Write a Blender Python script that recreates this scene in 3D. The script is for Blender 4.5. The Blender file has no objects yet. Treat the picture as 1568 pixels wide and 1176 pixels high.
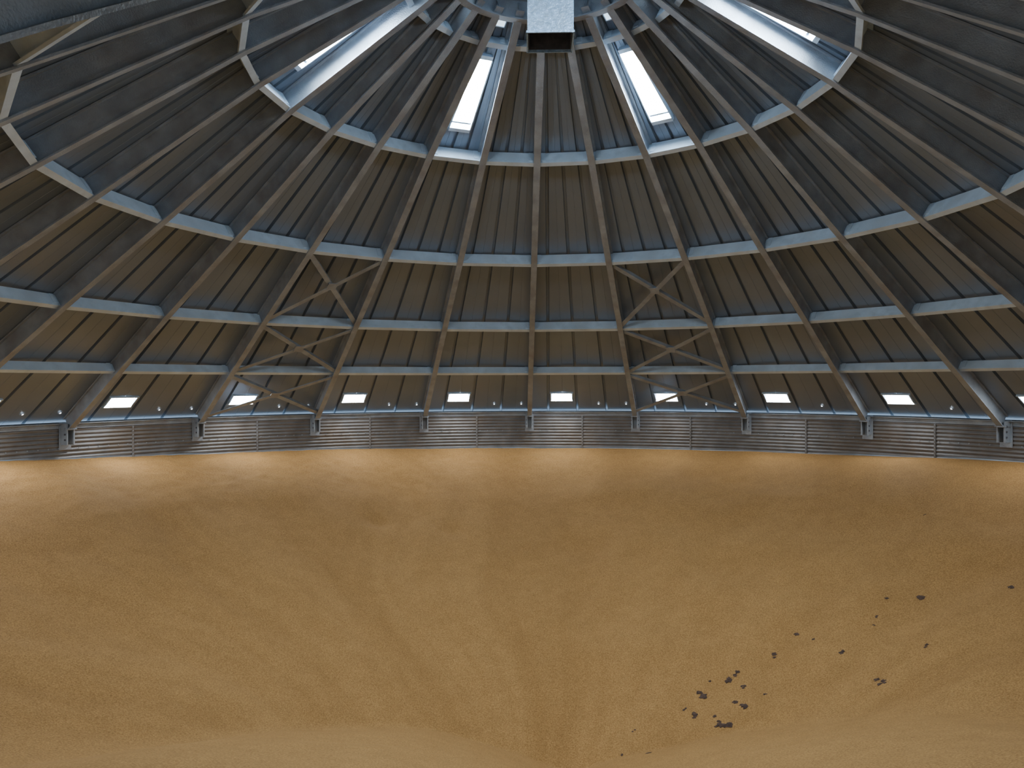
import bpy, math, random
import numpy as np
from mathutils import Vector, Matrix, noise
random.seed(7); rng=np.random.default_rng(7)
R=16.0; N=24; A0=-0.0226; STEP=math.radians(15)
RR=[0.5,1.9,2.7815,5.6038,8.76,11.4843,13.6143,15.8,16.25]
ZZ=[8.95,8.06,7.5185,5.8201,3.6754,1.8549,0.3785,-1.1395,-1.452]
SK=0.20                      # roof sheet height above the framing centre line
def zr(r): return float(np.interp(r,RR,ZZ))
def slope(r):
    return (zr(r-.3)-zr(r+.3))/.6
def ang(k): return A0+STEP*k
def P(a,r,z): return Vector((r*math.sin(a),r*math.cos(a),z))
def frame(a,r):
    """tangent, down-slope, and inward (downward) normal of the roof at a,r"""
    rad=Vector((math.sin(a),math.cos(a),0)); t=Vector((math.cos(a),-math.sin(a),0))
    s=slope(r); d=(rad+Vector((0,0,-s))).normalized()
    n=t.cross(d); 
    if n.z>0: n=-n
    return t,d,n.normalized()

# ---------------------------------------------------------------- materials
def mat(name,base,rough=.5,metal=0.,var=.25,scale=3.,bump=0.,bscale=40.,dust=None,dscale=1.2,damt=.5,spec=.5):
    m=bpy.data.materials.new(name); m.use_nodes=True; nt=m.node_tree; nd=nt.nodes; L=nt.links
    b=nd["Principled BSDF"]; b.inputs["Roughness"].default_value=rough; b.inputs["Metallic"].default_value=metal
    b.inputs["Specular IOR Level"].default_value=spec
    tc=nd.new("ShaderNodeTexCoord"); 
    vec=tc.outputs["Object"]
    n=nd.new("ShaderNodeTexNoise"); n.inputs["Scale"].default_value=scale; n.inputs["Detail"].default_value=3; L.new(vec,n.inputs["Vector"])
    r=nd.new("ShaderNodeValToRGB"); L.new(n.outputs["Fac"],r.inputs[0])
    lo=[c*(1-var) for c in base]; hi=[min(1,c*(1+var)) for c in base]
    r.color_ramp.elements[0].position=.3; r.color_ramp.elements[1].position=.7
    r.color_ramp.elements[0].color=(*lo,1); r.color_ramp.elements[1].color=(*hi,1)
    col=r.outputs[0]
    if dust:
        n2=nd.new("ShaderNodeTexNoise"); n2.inputs["Scale"].default_value=dscale; n2.inputs["Detail"].default_value=5; L.new(tc.outputs["Object"],n2.inputs["Vector"])
        r2=nd.new("ShaderNodeValToRGB"); L.new(n2.outputs["Fac"],r2.inputs[0])
        r2.color_ramp.elements[0].position=.45; r2.color_ramp.elements[1].position=.7
        r2.color_ramp.elements[0].color=(0,0,0,1); r2.color_ramp.elements[1].color=(damt,)*3+(1,)
        mx=nd.new("ShaderNodeMix"); mx.data_type='RGBA'; L.new(r2.outputs[0],mx.inputs[0]); L.new(col,mx.inputs[6]); mx.inputs[7].default_value=(*dust,1)
        col=mx.outputs[2]
    L.new(col,b.inputs["Base Color"])
    if bump:
        n3=nd.new("ShaderNodeTexNoise"); n3.inputs["Scale"].default_value=bscale; n3.inputs["Detail"].default_value=2; L.new(tc.outputs["Object"],n3.inputs["Vector"])
        bp=nd.new("ShaderNodeBump"); bp.inputs["Strength"].default_value=bump; bp.inputs["Distance"].default_value=.02
        L.new(n3.outputs["Fac"],bp.inputs["Height"]); L.new(bp.outputs[0],b.inputs["Normal"])
    return m
def emat(name,col,s,sample=True):
    m=bpy.data.materials.new(name); m.use_nodes=True; b=m.node_tree.nodes["Principled BSDF"]
    b.inputs["Base Color"].default_value=(.8,.85,.9,1); b.inputs["Emission Color"].default_value=(*col,1); b.inputs["Emission Strength"].default_value=s
    if not sample: m.cycles.emission_sampling='NONE'
    return m
DUST=(.23,.195,.16)
M_sheet=mat("galvanised_roof_sheet",(.215,.268,.335),.42,.4,.08,.7,0,30,(.20,.20,.20),.35,.35)
M_raft=mat("rafter_steel",(.31,.355,.405),.5,.25,.18,2.5,.5,45,DUST,1.6,.35)
M_purl=mat("purlin_galvanised",(.58,.71,.84),.42,.2,.12,4,.2,50,DUST,2.0,.25)
M_wall=mat("corrugated_wall_steel",(.19,.19,.19),.5,.2,.2,2.,0,40,(.17,.13,.09),.8,.5)
M_spout=mat("spout_galvanised",(.30,.45,.63),.4,.2,.3,14,1.,22,(.26,.32,.38),5,.5)
M_dark=mat("dark_hardware_and_spout_shade",(.09,.09,.1),.6,.3,.3,8)
M_clump=mat("spoiled_grain",(.085,.05,.036),.9,0,.5,12,.8,40)
E_sky=emat("skylight_glazing",(.76,.89,1.),98)
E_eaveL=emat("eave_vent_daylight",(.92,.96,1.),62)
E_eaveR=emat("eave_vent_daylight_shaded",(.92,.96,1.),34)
E_gap=emat("eave_gap_daylight",(.92,.96,1.),5,False)
E_peak=emat("peak_vent_daylight",(.62,.82,1.),2.2,False)

# ---------------------------------------------------------------- mesh builder
class MB:
    def __init__(s): s.v=[];s.f=[];s.m=[]
    def box(s,O,ax,ay,az,sx,sy,sz,mi=0,taper=1.):
        b=len(s.v)
        for i in(-.5,.5):
            for j in(-.5,.5):
                for k in(-.5,.5):
                    w=1 if j>0 else taper
                    s.v.append(O+ax*(i*sx*w)+ay*(j*sy)+az*(k*sz))
        for q in((0,1,3,2),(4,6,7,5),(0,4,5,1),(2,3,7,6),(0,2,6,4),(1,5,7,3)):
            s.f.append([b+x for x in q]); s.m.append(mi)
    def quad(s,O,ax,ay,sx,sy,mi,taper=1.):
        b=len(s.v)
        s.v+=[O-ax*(sx/2*taper)-ay*(sy/2),O+ax*(sx/2*taper)-ay*(sy/2),O+ax*(sx/2)+ay*(sy/2),O-ax*(sx/2)+ay*(sy/2)]
        s.f.append([b,b+1,b+2,b+3]); s.m.append(mi)
    def sweep(s,sections,mi=0,closed=False,caps=True):
        n=len(sections[0]); b=len(s.v)
        for sec in sections: s.v+=sec
        c=len(sections)
        for i in range(c if closed else c-1):
            i2=(i+1)%c
            for j in range(n):
                j2=(j+1)%n
                s.f.append([b+i*n+j,b+i*n+j2,b+i2*n+j2,b+i2*n+j]); s.m.append(mi)
        if caps and not closed:
            s.f.append([b+j for j in range(n)][::-1]); s.m.append(mi)
            s.f.append([b+(c-1)*n+j for j in range(n)]); s.m.append(mi)
    def obj(s,name,mats,parent=None,smooth=False,bevel=0):
        me=bpy.data.meshes.new(name); me.from_pydata([tuple(v) for v in s.v],[],s.f); me.update()
        for m in mats: me.materials.append(m)
        me.polygons.foreach_set("material_index",s.m)
        import bmesh
        bm=bmesh.new(); bm.from_mesh(me); bmesh.ops.recalc_face_normals(bm,faces=bm.faces); bm.to_mesh(me); bm.free()
        o=bpy.data.objects.new(name,me); bpy.context.collection.objects.link(o)
        return o
OPEN_R=13.0; OPEN_BAYS=(11,12)      # access opening in the roof where the photographer stands

# ---------------------------------------------------------------- ceiling (ribbed roof sheet)
mb=MB()
ribs=[(.18,.10,.11),(.32,.02,.006),(.455,.10,.11),(.59,.02,.006),(.73,.10,.11),(.865,.02,.006)]
rows=[16.25,15.8,13.6143,OPEN_R,11.4843,8.76,5.6038,2.7815,1.9,.5]
for k in range(N):
    prof=[]
    for r in rows:
        row=[(ang(k),0)]
        sc=min(1,r*STEP/1.6)
        for f,w,h in ribs:
            c=ang(k)+f*STEP; w2=w*sc
            for q,hh in((-.5,0),(-.35,h),(.35,h),(.5,0)): row.append((c+q*w2/r,hh*sc))
        row.append((ang(k+1),0)); prof.append([P(a,r,zr(r)+SK+h) for a,h in row])
    n=len(prof[0]); b=len(mb.v)
    for row in prof: mb.v+=row
    for i in range(len(rows)-1):
        if k in OPEN_BAYS and rows[i]>OPEN_R+.01: continue
        for j in range(n-1):
            mb.f.append([b+i*n+j,b+i*n+j+1,b+(i+1)*n+j+1,b+(i+1)*n+j]); mb.m.append(0)
mb.obj("ceiling",[M_sheet])

# ---------------------------------------------------------------- rafters (I-section with wall bracket)
def isec(w,h,tf=.03,tw=.05):
    return [(-w/2,0),(w/2,0),(w/2,tf),(tw/2,tf),(tw/2,h-tf),(w/2,h-tf),(w/2,h),(-w/2,h),(-w/2,h-tf),(-tw/2,h-tf),(-tw/2,tf),(-w/2,tf)]
for k in range(N):
    a=ang(k); mb=MB()
    rs=[15.9,15.0,13.6143,11.4843,8.76,5.6038,2.7815,1.97]
    if k==12: rs=[10.4,8.76,5.6038,2.7815,1.97]
    secs=[]
    for r in rs:
        t,d,n=frame(a,r); O=P(a,r,zr(r)+SK-.012)
        secs.append([O+t*x+n*y for x,y in isec(.175,.41)])
    mb.sweep(secs)
    if k!=12:
        rad=Vector((math.sin(a),math.cos(a),0)); t=Vector((math.cos(a),-math.sin(a),0)); up=Vector((0,0,1))
        z0=-1.42
        for sgn in(-1,1):
            mb.box(P(a,15.80,z0-.06)+t*(sgn*.10),t,rad,up,.035,.32,.62,0)
            for q in range(3): mb.box(P(a,15.72,z0-.22+q*.16)+t*(sgn*.125),t,rad,up,.03,.05,.05,1)
        mb.box(P(a,15.94,z0-.12),t,rad,up,.34,.03,.80,0)
        mb.box(P(a,15.74,z0+.10),t,rad,up,.28,.34,.035,0)
    for r in (7.3,12.4):
        if k==12 and r>9: continue
        t,d,n=frame(a,r)
        mb.box(P(a,r,zr(r)+SK)+n*.41,t,d,n,.155,.5,.02,0)
    mb.obj("roof_rafter",[M_raft,M_dark])

# ---------------------------------------------------------------- purlin rings
def csec(h,fl,t):
    return [(0,0),(fl,0),(fl,t),(t,t),(t,h-t),(fl,h-t),(fl,h-t*2.6),(fl+t,h-t*2.6),(fl+t,h),(0,h)]
for ri,(r,h) in enumerate([(13.6143,.27),(11.4843,.32),(8.76,.37),(5.6038,.37),(2.7815,.24)]):
    mb=MB()
    for k in range(N):
        if k in OPEN_BAYS and r>11: continue
        pts=[]
        for kk,sg in((k,1),(k+1,-1)):
            tm,dm,nm=frame(ang(k+.5),r)
            O=P(ang(kk),r,zr(r)+SK-.015)+tm*(sg*.03)
            pts.append([O+dm*x+nm*y for x,y in csec(h,.11,.014)])
        mb.sweep(pts)
        for kk,sg in((k,1),(k+1,-1)):
            a=ang(kk); t,d,n=frame(a,r)
            mb.box(P(a,r,zr(r)+SK)+t*(sg*.16)+n*(h*.5)-d*.02,t,d,n,.12,.02,h*.8,0)
    mb.obj("roof_purlin_ring",[M_purl])
mb=MB(); S=[]
for k in range(N*4):
    a=ang(k/4); rad=Vector((math.sin(a),math.cos(a),0)); up=Vector((0,0,1))
    O=P(a,15.98,-1.16)
    S.append([O+rad*x+up*y for x,y in((0,0),(0,-.16),(-.02,-.16),(-.02,-.02),(-.14,-.02),(-.14,0))])
mb.sweep(S,closed=True); mb.obj("eave_ring_angle",[M_raft])

# ---------------------------------------------------------------- cross braces
for k0 in (-3,1):
    mb=MB()
    for ra,rb in((8.76,11.4843),(11.4843,13.6143),(13.6143,15.75)):
        tm,dm,nm=frame(ang(k0+.5),(ra+rb)/2)
        def C(kk,r): 
            t,d,n=frame(ang(kk),r); return P(ang(kk),r,zr(r)+SK)+n*.34
        for i,(p,q) in enumerate([(C(k0,ra+.1),C(k0+1,rb-.1)),(C(k0+1,ra+.1),C(k0,rb-.1))]):
            ax=(q-p).normalized(); side=ax.cross(nm).normalized(); off=nm*(.0+.03*i)
            sec=[(-.07,0),(.07,0),(.07,.015),(-.055,.015),(-.055,.11),(-.07,.11)]
            mb.sweep([[e+off+side*x-nm*y for x,y in sec] for e in(p,q)])
        wa=(C(k0+1,ra)-C(k0,ra)).length; wb=(C(k0+1,rb)-C(k0,rb)).length
        f=wa/(wa+wb); mid=(C(k0,ra)+C(k0+1,ra))/2*(1-f)+(C(k0,rb)+C(k0+1,rb))/2*f
        mb.box(mid+nm*.03,tm,dm,nm,.28,.28,.02,0)
    mb.obj("cross_brace",[M_raft])

# ---------------------------------------------------------------- skylight vents, every 4th bay
for j in range(6):
    kc=2+4*j+.45; a=ang(kc); r0,r1=3.25,4.98
    mb=MB(); rm=(r0+r1)/2; t,d,n=frame(a,rm)
    t0=P(a,r0,zr(r0)+SK); t1=P(a,r1,zr(r1)+SK); Lh=(t1-t0).length; dd=(t1-t0).normalized()
    w1=r1*STEP*.40; w0=r0*STEP*.40
    def Q(x,y,zn):
        w=(w0*(1-y)+w1*y)/2
        return t0+dd*(Lh*y)+t*(x*w)+n*zn
    b=len(mb.v); mb.v+= [Q(-1,0,.03),Q(1,0,.03),Q(1,1,.03),Q(-1,1,.03)]; mb.f.append([b,b+1,b+2,b+3]); mb.m.append(1)
    for x in(-1,1):
        mb.sweep([[Q(x,y,z)+t*(x*o) for z,o in((-.03,0),(.11,0),(.11,.03),(-.03,.03))] for y in(0,1)])
    for y,s in((0,-1),(1,1)):
        mb.sweep([[Q(x,y,z)+dd*(s*o) for z,o in((-.03,0),(.11,0),(.11,.10),(-.03,.10))] for x in(-1.05,1.05)])
    mb.box(Q(0,.93,.045),t,dd,n,w1*.96,.05,.02,0)
    mb.obj("roof_skylight",[M_purl,E_sky])
# small louvred daylight openings around the peak
for k in range(-12,12,2):
    mb=MB()
    a=ang(k+.5); r=2.36; t,d,n=frame(a,r); O=P(a,r,zr(r)+SK)
    mb.quad(O+n*.02,t,d,.34,.42,1,taper=.82)
    for s in(-1,1):
        mb.box(O+n*.02+t*(s*.17),t,d,n,.02,.46,.06,0)
        mb.box(O+n*.02+d*(s*.22),t,d,n,.36,.02,.06,0)
    mb.box(O+n*.03,t,d,n,.33,.02,.03,0)
    mb.obj("peak_vent",[M_purl,E_peak])

# ---------------------------------------------------------------- eave vents
for k in range(N):
    if k in OPEN_BAYS: continue
    kc=k+.31; a=ang(kc); mb=MB(); r=15.22; t,d,n=frame(a,r)
    O=P(a,r,zr(r)+SK)
    w,l=.86,.50
    mb.quad(O+n*.055,t,d,w*.95,l,1,taper=.82)
    for s in(-1,1):
        mb.box(O+n*.03+t*(s*w*.48),t,d,n,.03,l+.06,.05,0)
        mb.box(O+n*.03+d*(s*(l/2+.02)),t,d,n,w+.04,.03,.05,0)
    for f in(.66,.92):
        a2=ang(k+f); r2=15.62; t2,d2,n2=frame(a2,r2)
        mb.quad(P(a2,r2,zr(r2)+SK)+n2*.04,t2,d2,.05,.06,2,taper=.6)
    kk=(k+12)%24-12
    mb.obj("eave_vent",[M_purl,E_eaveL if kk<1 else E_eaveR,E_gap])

# ---------------------------------------------------------------- round corrugated wall
nt_,pitch=480,.12; zt,zb=-1.13,-3.6; rows_=int((zt-zb)/(pitch/6))
th=np.linspace(0,2*np.pi,nt_,endpoint=False); zz=np.linspace(zt,zb,rows_+1)
rad=R+.022*np.sin(2*np.pi*zz/pitch)
V=np.stack([np.outer(rad,np.sin(th)),np.outer(rad,np.cos(th)),np.repeat(zz[:,None],nt_,1)],-1).reshape(-1,3)
i,j=np.meshgrid(np.arange(rows_),np.arange(nt_),indexing='ij'); j2=(j+1)%nt_
F=np.stack([i*nt_+j,i*nt_+j2,(i+1)*nt_+j2,(i+1)*nt_+j],-1).reshape(-1,4)
me=bpy.data.meshes.new("wall_round"); me.from_pydata(V.tolist(),[],F.tolist()); me.materials.append(M_wall)
me.polygons.foreach_set("use_smooth",[True]*len(F)); me.update()
o=bpy.data.objects.new("wall_round",me); bpy.context.collection.objects.link(o)
mb=MB()
for k in range(N):
    a=ang(k+.5); rd=Vector((math.sin(a),math.cos(a),0)); t=Vector((math.cos(a),-math.sin(a),0)); up=Vector((0,0,1))
    mb.box(P(a,15.98,-2.0),t,rd,up,.06,.02,1.7,0)
    for q in range(14): 
        mb.box(P(a,15.965,-1.25-q*.12),t,rd,up,.022,.02,.022,1)
    for q in range(14):
        a2=ang(k+q/14+.03); mb.box(P(a2,15.96,-1.9),Vector((math.cos(a2),-math.sin(a2),0)),Vector((math.sin(a2),math.cos(a2),0)),up,.03,.02,.03,1)
mb.obj("wall_bolted_seams",[M_wall,M_raft])

# ---------------------------------------------------------------- peak collar and spout
mb=MB(); S=[]
for q in range(72):
    a=2*math.pi*q/72; rd=Vector((math.sin(a),math.cos(a),0)); up=Vector((0,0,1))
    O=P(a,1.93,7.72)
    S.append([O+rd*x+up*y for x,y in((-.10,0),(.10,0),(.10,.03),(.02,.03),(.02,.42),(.10,.42),(.10,.45),(-.10,.45),(-.10,.42),(-.02,.42),(-.02,.03),(-.10,.03))])
mb.sweep(S,closed=True); mb.obj("peak_collar_ring",[M_raft])
mb=MB(); X=Vector((1,0,0));Y=Vector((0,1,0));Zu=Vector((0,0,1)); cx=.08; w=.84; z0,z1=6.43,9.0
for s in(-1,1):
    mb.box(Vector((cx+s*w/2,0,(z0+z1)/2)),X,Y,Zu,.012,w,z1-z0)
    mb.box(Vector((cx,s*w/2,(z0+z1)/2)),X,Y,Zu,w+.012,.012,z1-z0)
    mb.box(Vector((cx+s*(w/2+.012),0,z0+.02)),X,Y,Zu,.02,w+.05,.04)
    mb.box(Vector((cx,s*(w/2+.012),z0+.02)),X,Y,Zu,w+.05,.02,.04)
    mb.box(Vector((cx+s*(w/2-.02),0,z0+.9)),X,Y,Zu,.01,w-.03,1.7,1)  # dark lining painted in for the shade inside the open spout
    mb.box(Vector((cx,s*(w/2-.02),z0+.9)),X,Y,Zu,w-.03,.01,1.7,1)
mb.box(Vector((cx,0,z0+1.7)),X,Y,Zu,w-.02,w-.02,.02,1)  # dark cap added as the shade deep in the spout
mb.obj("grain_spout",[M_spout,M_dark])

# ---------------------------------------------------------------- grain pile
CAM=Vector((-.3002,-14.585,0))
GT=np.radians([-180,-110,-68,-44,0,27,44,60,110,180]); GZ=np.array([-2.5,-2.3,-2.13,-2.44,-2.65,-2.58,-2.55,-2.38,-2.5,-2.5])
def smax(a,b,k):
    h=np.clip(.5+.5*(a-b)/k,0,1); return b*(1-h)+a*h+k*h*(1-h)
nr,nth=230,720
rs=np.linspace(0.02,15.975,nr); ths=np.linspace(-np.pi,np.pi,nth,endpoint=False)
RG,TG=np.meshgrid(rs,ths,indexing='ij'); XG=RG*np.sin(TG); YG=RG*np.cos(TG)
edge=np.clip((R-RG)/1.0,0,1)
add=np.zeros_like(RG); warp=np.zeros_like(RG); tone=np.zeros_like(RG)
nz3=lambda a,b,c: noise.noise(Vector((a,b,c)))
for a_ in range(nr):
    for b_ in range(nth):
        x,y=XG[a_,b_],YG[a_,b_]; r=RG[a_,b_]; t=TG[a_,b_]
        w1=nz3(x*.22,y*.22,5); w2=nz3(x*.7,y*.7,8)
        warp[a_,b_]=w1+.35*w2
        v=.16*nz3(x*.16,y*.16,1)+.03*nz3(x*.7,y*.7,4)
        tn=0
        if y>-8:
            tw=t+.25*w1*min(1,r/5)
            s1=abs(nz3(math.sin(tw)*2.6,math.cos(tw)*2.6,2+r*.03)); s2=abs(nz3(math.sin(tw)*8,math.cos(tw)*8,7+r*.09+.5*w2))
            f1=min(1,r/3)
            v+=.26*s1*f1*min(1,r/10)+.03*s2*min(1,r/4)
            tn=.32*(min(s1*4,1)-.6)*f1+.2*(min(s2*4,1)-.6)*min(1,r/3)  # streaks of segregated fine grain, with crease shade painted darker into the tone
        lump=max(0.,min(1.,(r-11.5)/3.))*max(0.,min(1.,(.35-t)/.6))
        v+=(.006+.055*lump)*nz3(x*2.6,y*2.6,3)+.03*lump*nz3(x*6,y*6,3)
        add[a_,b_]=v; tone[a_,b_]=tn
zw=np.interp(TG,GT,GZ); zc=-2.65*(1-RG/R)+zw*(RG/R)
cone=zc-.40*(R-RG)
z0c=-2.65-.4*R
xw=XG+.9*warp; yw=YG+.6*warp
pl=None
for ph,s in ((-95,.45),(-55,.50),(-6,.45),(40,.50),(92,.45)):
    q=z0c-.35+s*(xw*math.sin(math.radians(ph))+yw*math.cos(math.radians(ph)))
    pl=q if pl is None else smax(pl,q,.08)
far=cone*.3+np.maximum(pl+(zw+2.65)*(RG/R),cone-1.6)*.7
far=cone+(far-cone)*np.clip((YG+4)/4,0,1)*np.clip((R-RG)/4,0,1)
far=far-.6*np.exp(-(RG/3.2)**2)
DG=YG+14.585
ax_=np.abs(XG-.5)
near=-2.85-.372*(DG-1.4)+.34*np.sqrt(np.minimum(ax_,6)**2+.02)*(1-.045*np.minimum(ax_,6))+.15*warp
near=near-.13*np.clip(-XG-2.5,0,8)*np.clip((DG-4)/4,0,1)
kk_=.02+.08*np.clip(ax_-2.5,0,10)
hh=np.clip(.5+.5*(far-near)/kk_,0,1); H=near*(1-hh)+far*hh+kk_*hh*(1-hh)
nf=np.clip((near-far)/(.10+.08*np.clip(ax_-2,0,8))+.5,0,1)
H=H+add*(.25+.75*edge)*(1-.6*nf)
tone=tone*(1-nf)+.40*nf  # near slope painted lighter to bring out the relief edge
for (px,py,rd_,dp) in [(-5.2,9.6,.35,.14),(-2.8,9.9,.4,.10),(.9,9.6,.6,.1),(6.4,11.2,.5,.12)]:
    H-=dp*np.exp(-((XG-px)**2+(YG-py)**2)/rd_**2)
V=np.stack([XG,YG,H],-1).reshape(-1,3)
i,j=np.meshgrid(np.arange(nr-1),np.arange(nth),indexing='ij'); j2=(j+1)%nth
F=np.stack([i*nth+j,i*nth+j2,(i+1)*nth+j2,(i+1)*nth+j],-1).reshape(-1,4)
V=np.vstack([V,[[0,0,H[0].mean()]]]); c=len(V)-1
FL=F.tolist()+[[c,(q+1)%nth,q] for q in range(nth)]
m=bpy.data.materials.new("shelled_corn"); m.use_nodes=True; nt=m.node_tree; nd=nt.nodes; L=nt.links
b=nd["Principled BSDF"]; b.inputs["Roughness"].default_value=.8; b.inputs["Specular IOR Level"].default_value=.2
tc=nd.new("ShaderNodeTexCoord")
def nz(s,d=5,rgh=.5):
    n=nd.new("ShaderNodeTexNoise"); n.inputs["Scale"].default_value=s; n.inputs["Detail"].default_value=d; n.inputs["Roughness"].default_value=rgh; L.new(tc.outputs["Object"],n.inputs["Vector"]); return n
def ramp(src,p0,c0,p1,c1):
    r=nd.new("ShaderNodeValToRGB"); L.new(src,r.inputs[0]); e=r.color_ramp.elements
    e[0].position=p0;e[0].color=(*c0,1);e[1].position=p1;e[1].color=(*c1,1); return r.outputs[0]
def mix(mode,f,a_,b_):
    x=nd.new("ShaderNodeMix"); x.data_type='RGBA'; x.blend_type=mode
    x.inputs[0].default_value=f
    L.new(a_,x.inputs[6]); L.new(b_,x.inputs[7]); return x.outputs[2]
at=nd.new("ShaderNodeAttribute"); at.attribute_name="fines_and_shade"  # grain tone: fine-grain streaks plus relief shading painted into the colour
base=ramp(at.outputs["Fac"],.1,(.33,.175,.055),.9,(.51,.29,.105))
sp=ramp(nz(34,2,.7).outputs["Fac"],.3,(.66,.62,.58),.72,(1.28,1.33,1.38))
col=mix('MULTIPLY',1.,base,sp)
md=ramp(nz(2.5,3).outputs["Fac"],.35,(.96,.955,.95),.65,(1.04,1.04,1.04))
col=mix('MULTIPLY',1.,col,md)
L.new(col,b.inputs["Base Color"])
bp=nd.new("ShaderNodeBump"); bp.inputs["Strength"].default_value=.6; bp.inputs["Distance"].default_value=.025
L.new(nz(32,2,.7).outputs["Fac"],bp.inputs["Height"]); L.new(bp.outputs[0],b.inputs["Normal"])
me=bpy.data.meshes.new("grain_pile"); me.from_pydata(V.tolist(),[],FL); me.materials.append(m)
me.polygons.foreach_set("use_smooth",[True]*len(FL))
fa=me.attributes.new("fines_and_shade","FLOAT","POINT")
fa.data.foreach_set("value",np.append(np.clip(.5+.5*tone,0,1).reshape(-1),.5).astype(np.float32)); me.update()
g=bpy.data.objects.new("grain_pile",me); bpy.context.collection.objects.link(g)

# ---------------------------------------------------------------- camera
f,pit,yaw,rol=1176.92,-.002,.0245,-.0028
fw=Vector((-math.sin(yaw)*math.cos(pit),math.cos(yaw)*math.cos(pit),math.sin(pit)))
rt=Vector((math.cos(yaw),math.sin(yaw),0)); up=rt.cross(fw)
c_,s_=math.cos(rol),math.sin(rol)
r2=rt*c_+up*s_; u2=up*c_-rt*s_
cd=bpy.data.cameras.new("camera"); cam=bpy.data.objects.new("camera",cd); bpy.context.collection.objects.link(cam)
Mx=Matrix((( r2.x,u2.x,-fw.x,CAM.x),(r2.y,u2.y,-fw.y,CAM.y),(r2.z,u2.z,-fw.z,CAM.z),(0,0,0,1)))
cam.matrix_world=Mx; cd.sensor_width=36; cd.lens=36*f/1568; cd.clip_start=.05; cd.clip_end=200
bpy.context.scene.camera=cam

# ---------------------------------------------------------------- spoiled clumps lying on the slope (x, y, size in metres)
CL=[(4.28,3.40,.20),(4.51,3.4,.18),(3.56,3.2,.16),(3.39,2.70,.16),(4.5,3.05,.15),(4.24,2.65,.11),(4.35,2.45,.15),(3.85,2.1,.20),(3.76,2.25,.09),(3.72,2.4,.08),
(2.25,1.93,.15),(2.0,2.78,.07),(5.4,3.5,.12),(6.0,3.8,.10),(6.6,2.7,.10),(7.7,3.4,.09),(7.55,3.2,.08),(8.1,3.8,.09),(8.8,3.6,.18),(6.9,1.4,.14),(6.85,1.25,.12),
(8.0,1.8,.09),(1.7,2.3,.07),(3.84,3.5,.07),(3.17,2.95,.07),(4.9,2.6,.06),(6.25,3.4,.06),(10.3,2.6,.10),(10.2,6.2,.06)]
bpy.context.view_layer.update()
ge=g.evaluated_get(bpy.context.evaluated_depsgraph_get())
mb=MB()
for x,y,size in CL:
    for q in range(2):
        ok2,l2,n2,_=ge.ray_cast(Vector((x+random.uniform(-.5,.5)*size,y+random.uniform(-.5,.5)*size,3)),Vector((0,0,-1)))
        if n2.z<0: n2=-n2
        rad_=size*random.uniform(.22,.45)
        tx=Vector((1,0,0)); tx=(tx-n2*tx.dot(n2)).normalized(); ty=n2.cross(tx)
        b=len(mb.v); nv=12; sd=random.random()*50
        for lv,(sc_,h_) in enumerate(((1,-.05),(.95,.14),(.5,.26))):
            for e in range(nv):
                an=e/nv*2*math.pi; rr=rad_*sc_*(1+.9*noise.noise(Vector((math.cos(an)*1.8,math.sin(an)*1.8,sd+lv*.3))))
                mb.v.append(l2+tx*(rr*math.cos(an)*1.25)+ty*(rr*math.sin(an))+n2*(h_*rad_))
        mb.v.append(l2+n2*(.28*rad_))
        for lv in range(2):
            for e in range(nv):
                e2=(e+1)%nv; mb.f.append([b+lv*nv+e,b+lv*nv+e2,b+(lv+1)*nv+e2,b+(lv+1)*nv+e]); mb.m.append(0)
        for e in range(nv): mb.f.append([b+2*nv+e,b+2*nv+(e+1)%nv,b+3*nv]); mb.m.append(0)
mb.obj("grain_clumps",[M_clump])

# ---------------------------------------------------------------- sky through the access opening
w=bpy.data.worlds.new("sky"); bpy.context.scene.world=w; w.use_nodes=True
bg=w.node_tree.nodes["Background"]; bg.inputs[0].default_value=(.60,.79,1,1); bg.inputs[1].default_value=3.0
a=math.pi+A0; r=14.6
t,d,n=frame(a,r)
ld=bpy.data.lights.new("access_opening_portal","AREA"); ld.shape='RECTANGLE'; ld.size=8.2; ld.size_y=4.0; ld.cycles.is_portal=True
lo=bpy.data.objects.new("access_opening_portal",ld); bpy.context.collection.objects.link(lo)
zc=-n; xc=t; yc=zc.cross(xc)
p=P(a,r,zr(r)+SK+.12)
lo.matrix_world=Matrix(((xc.x,yc.x,zc.x,p.x),(xc.y,yc.y,zc.y,p.y),(xc.z,yc.z,zc.z,p.z),(0,0,0,1)))
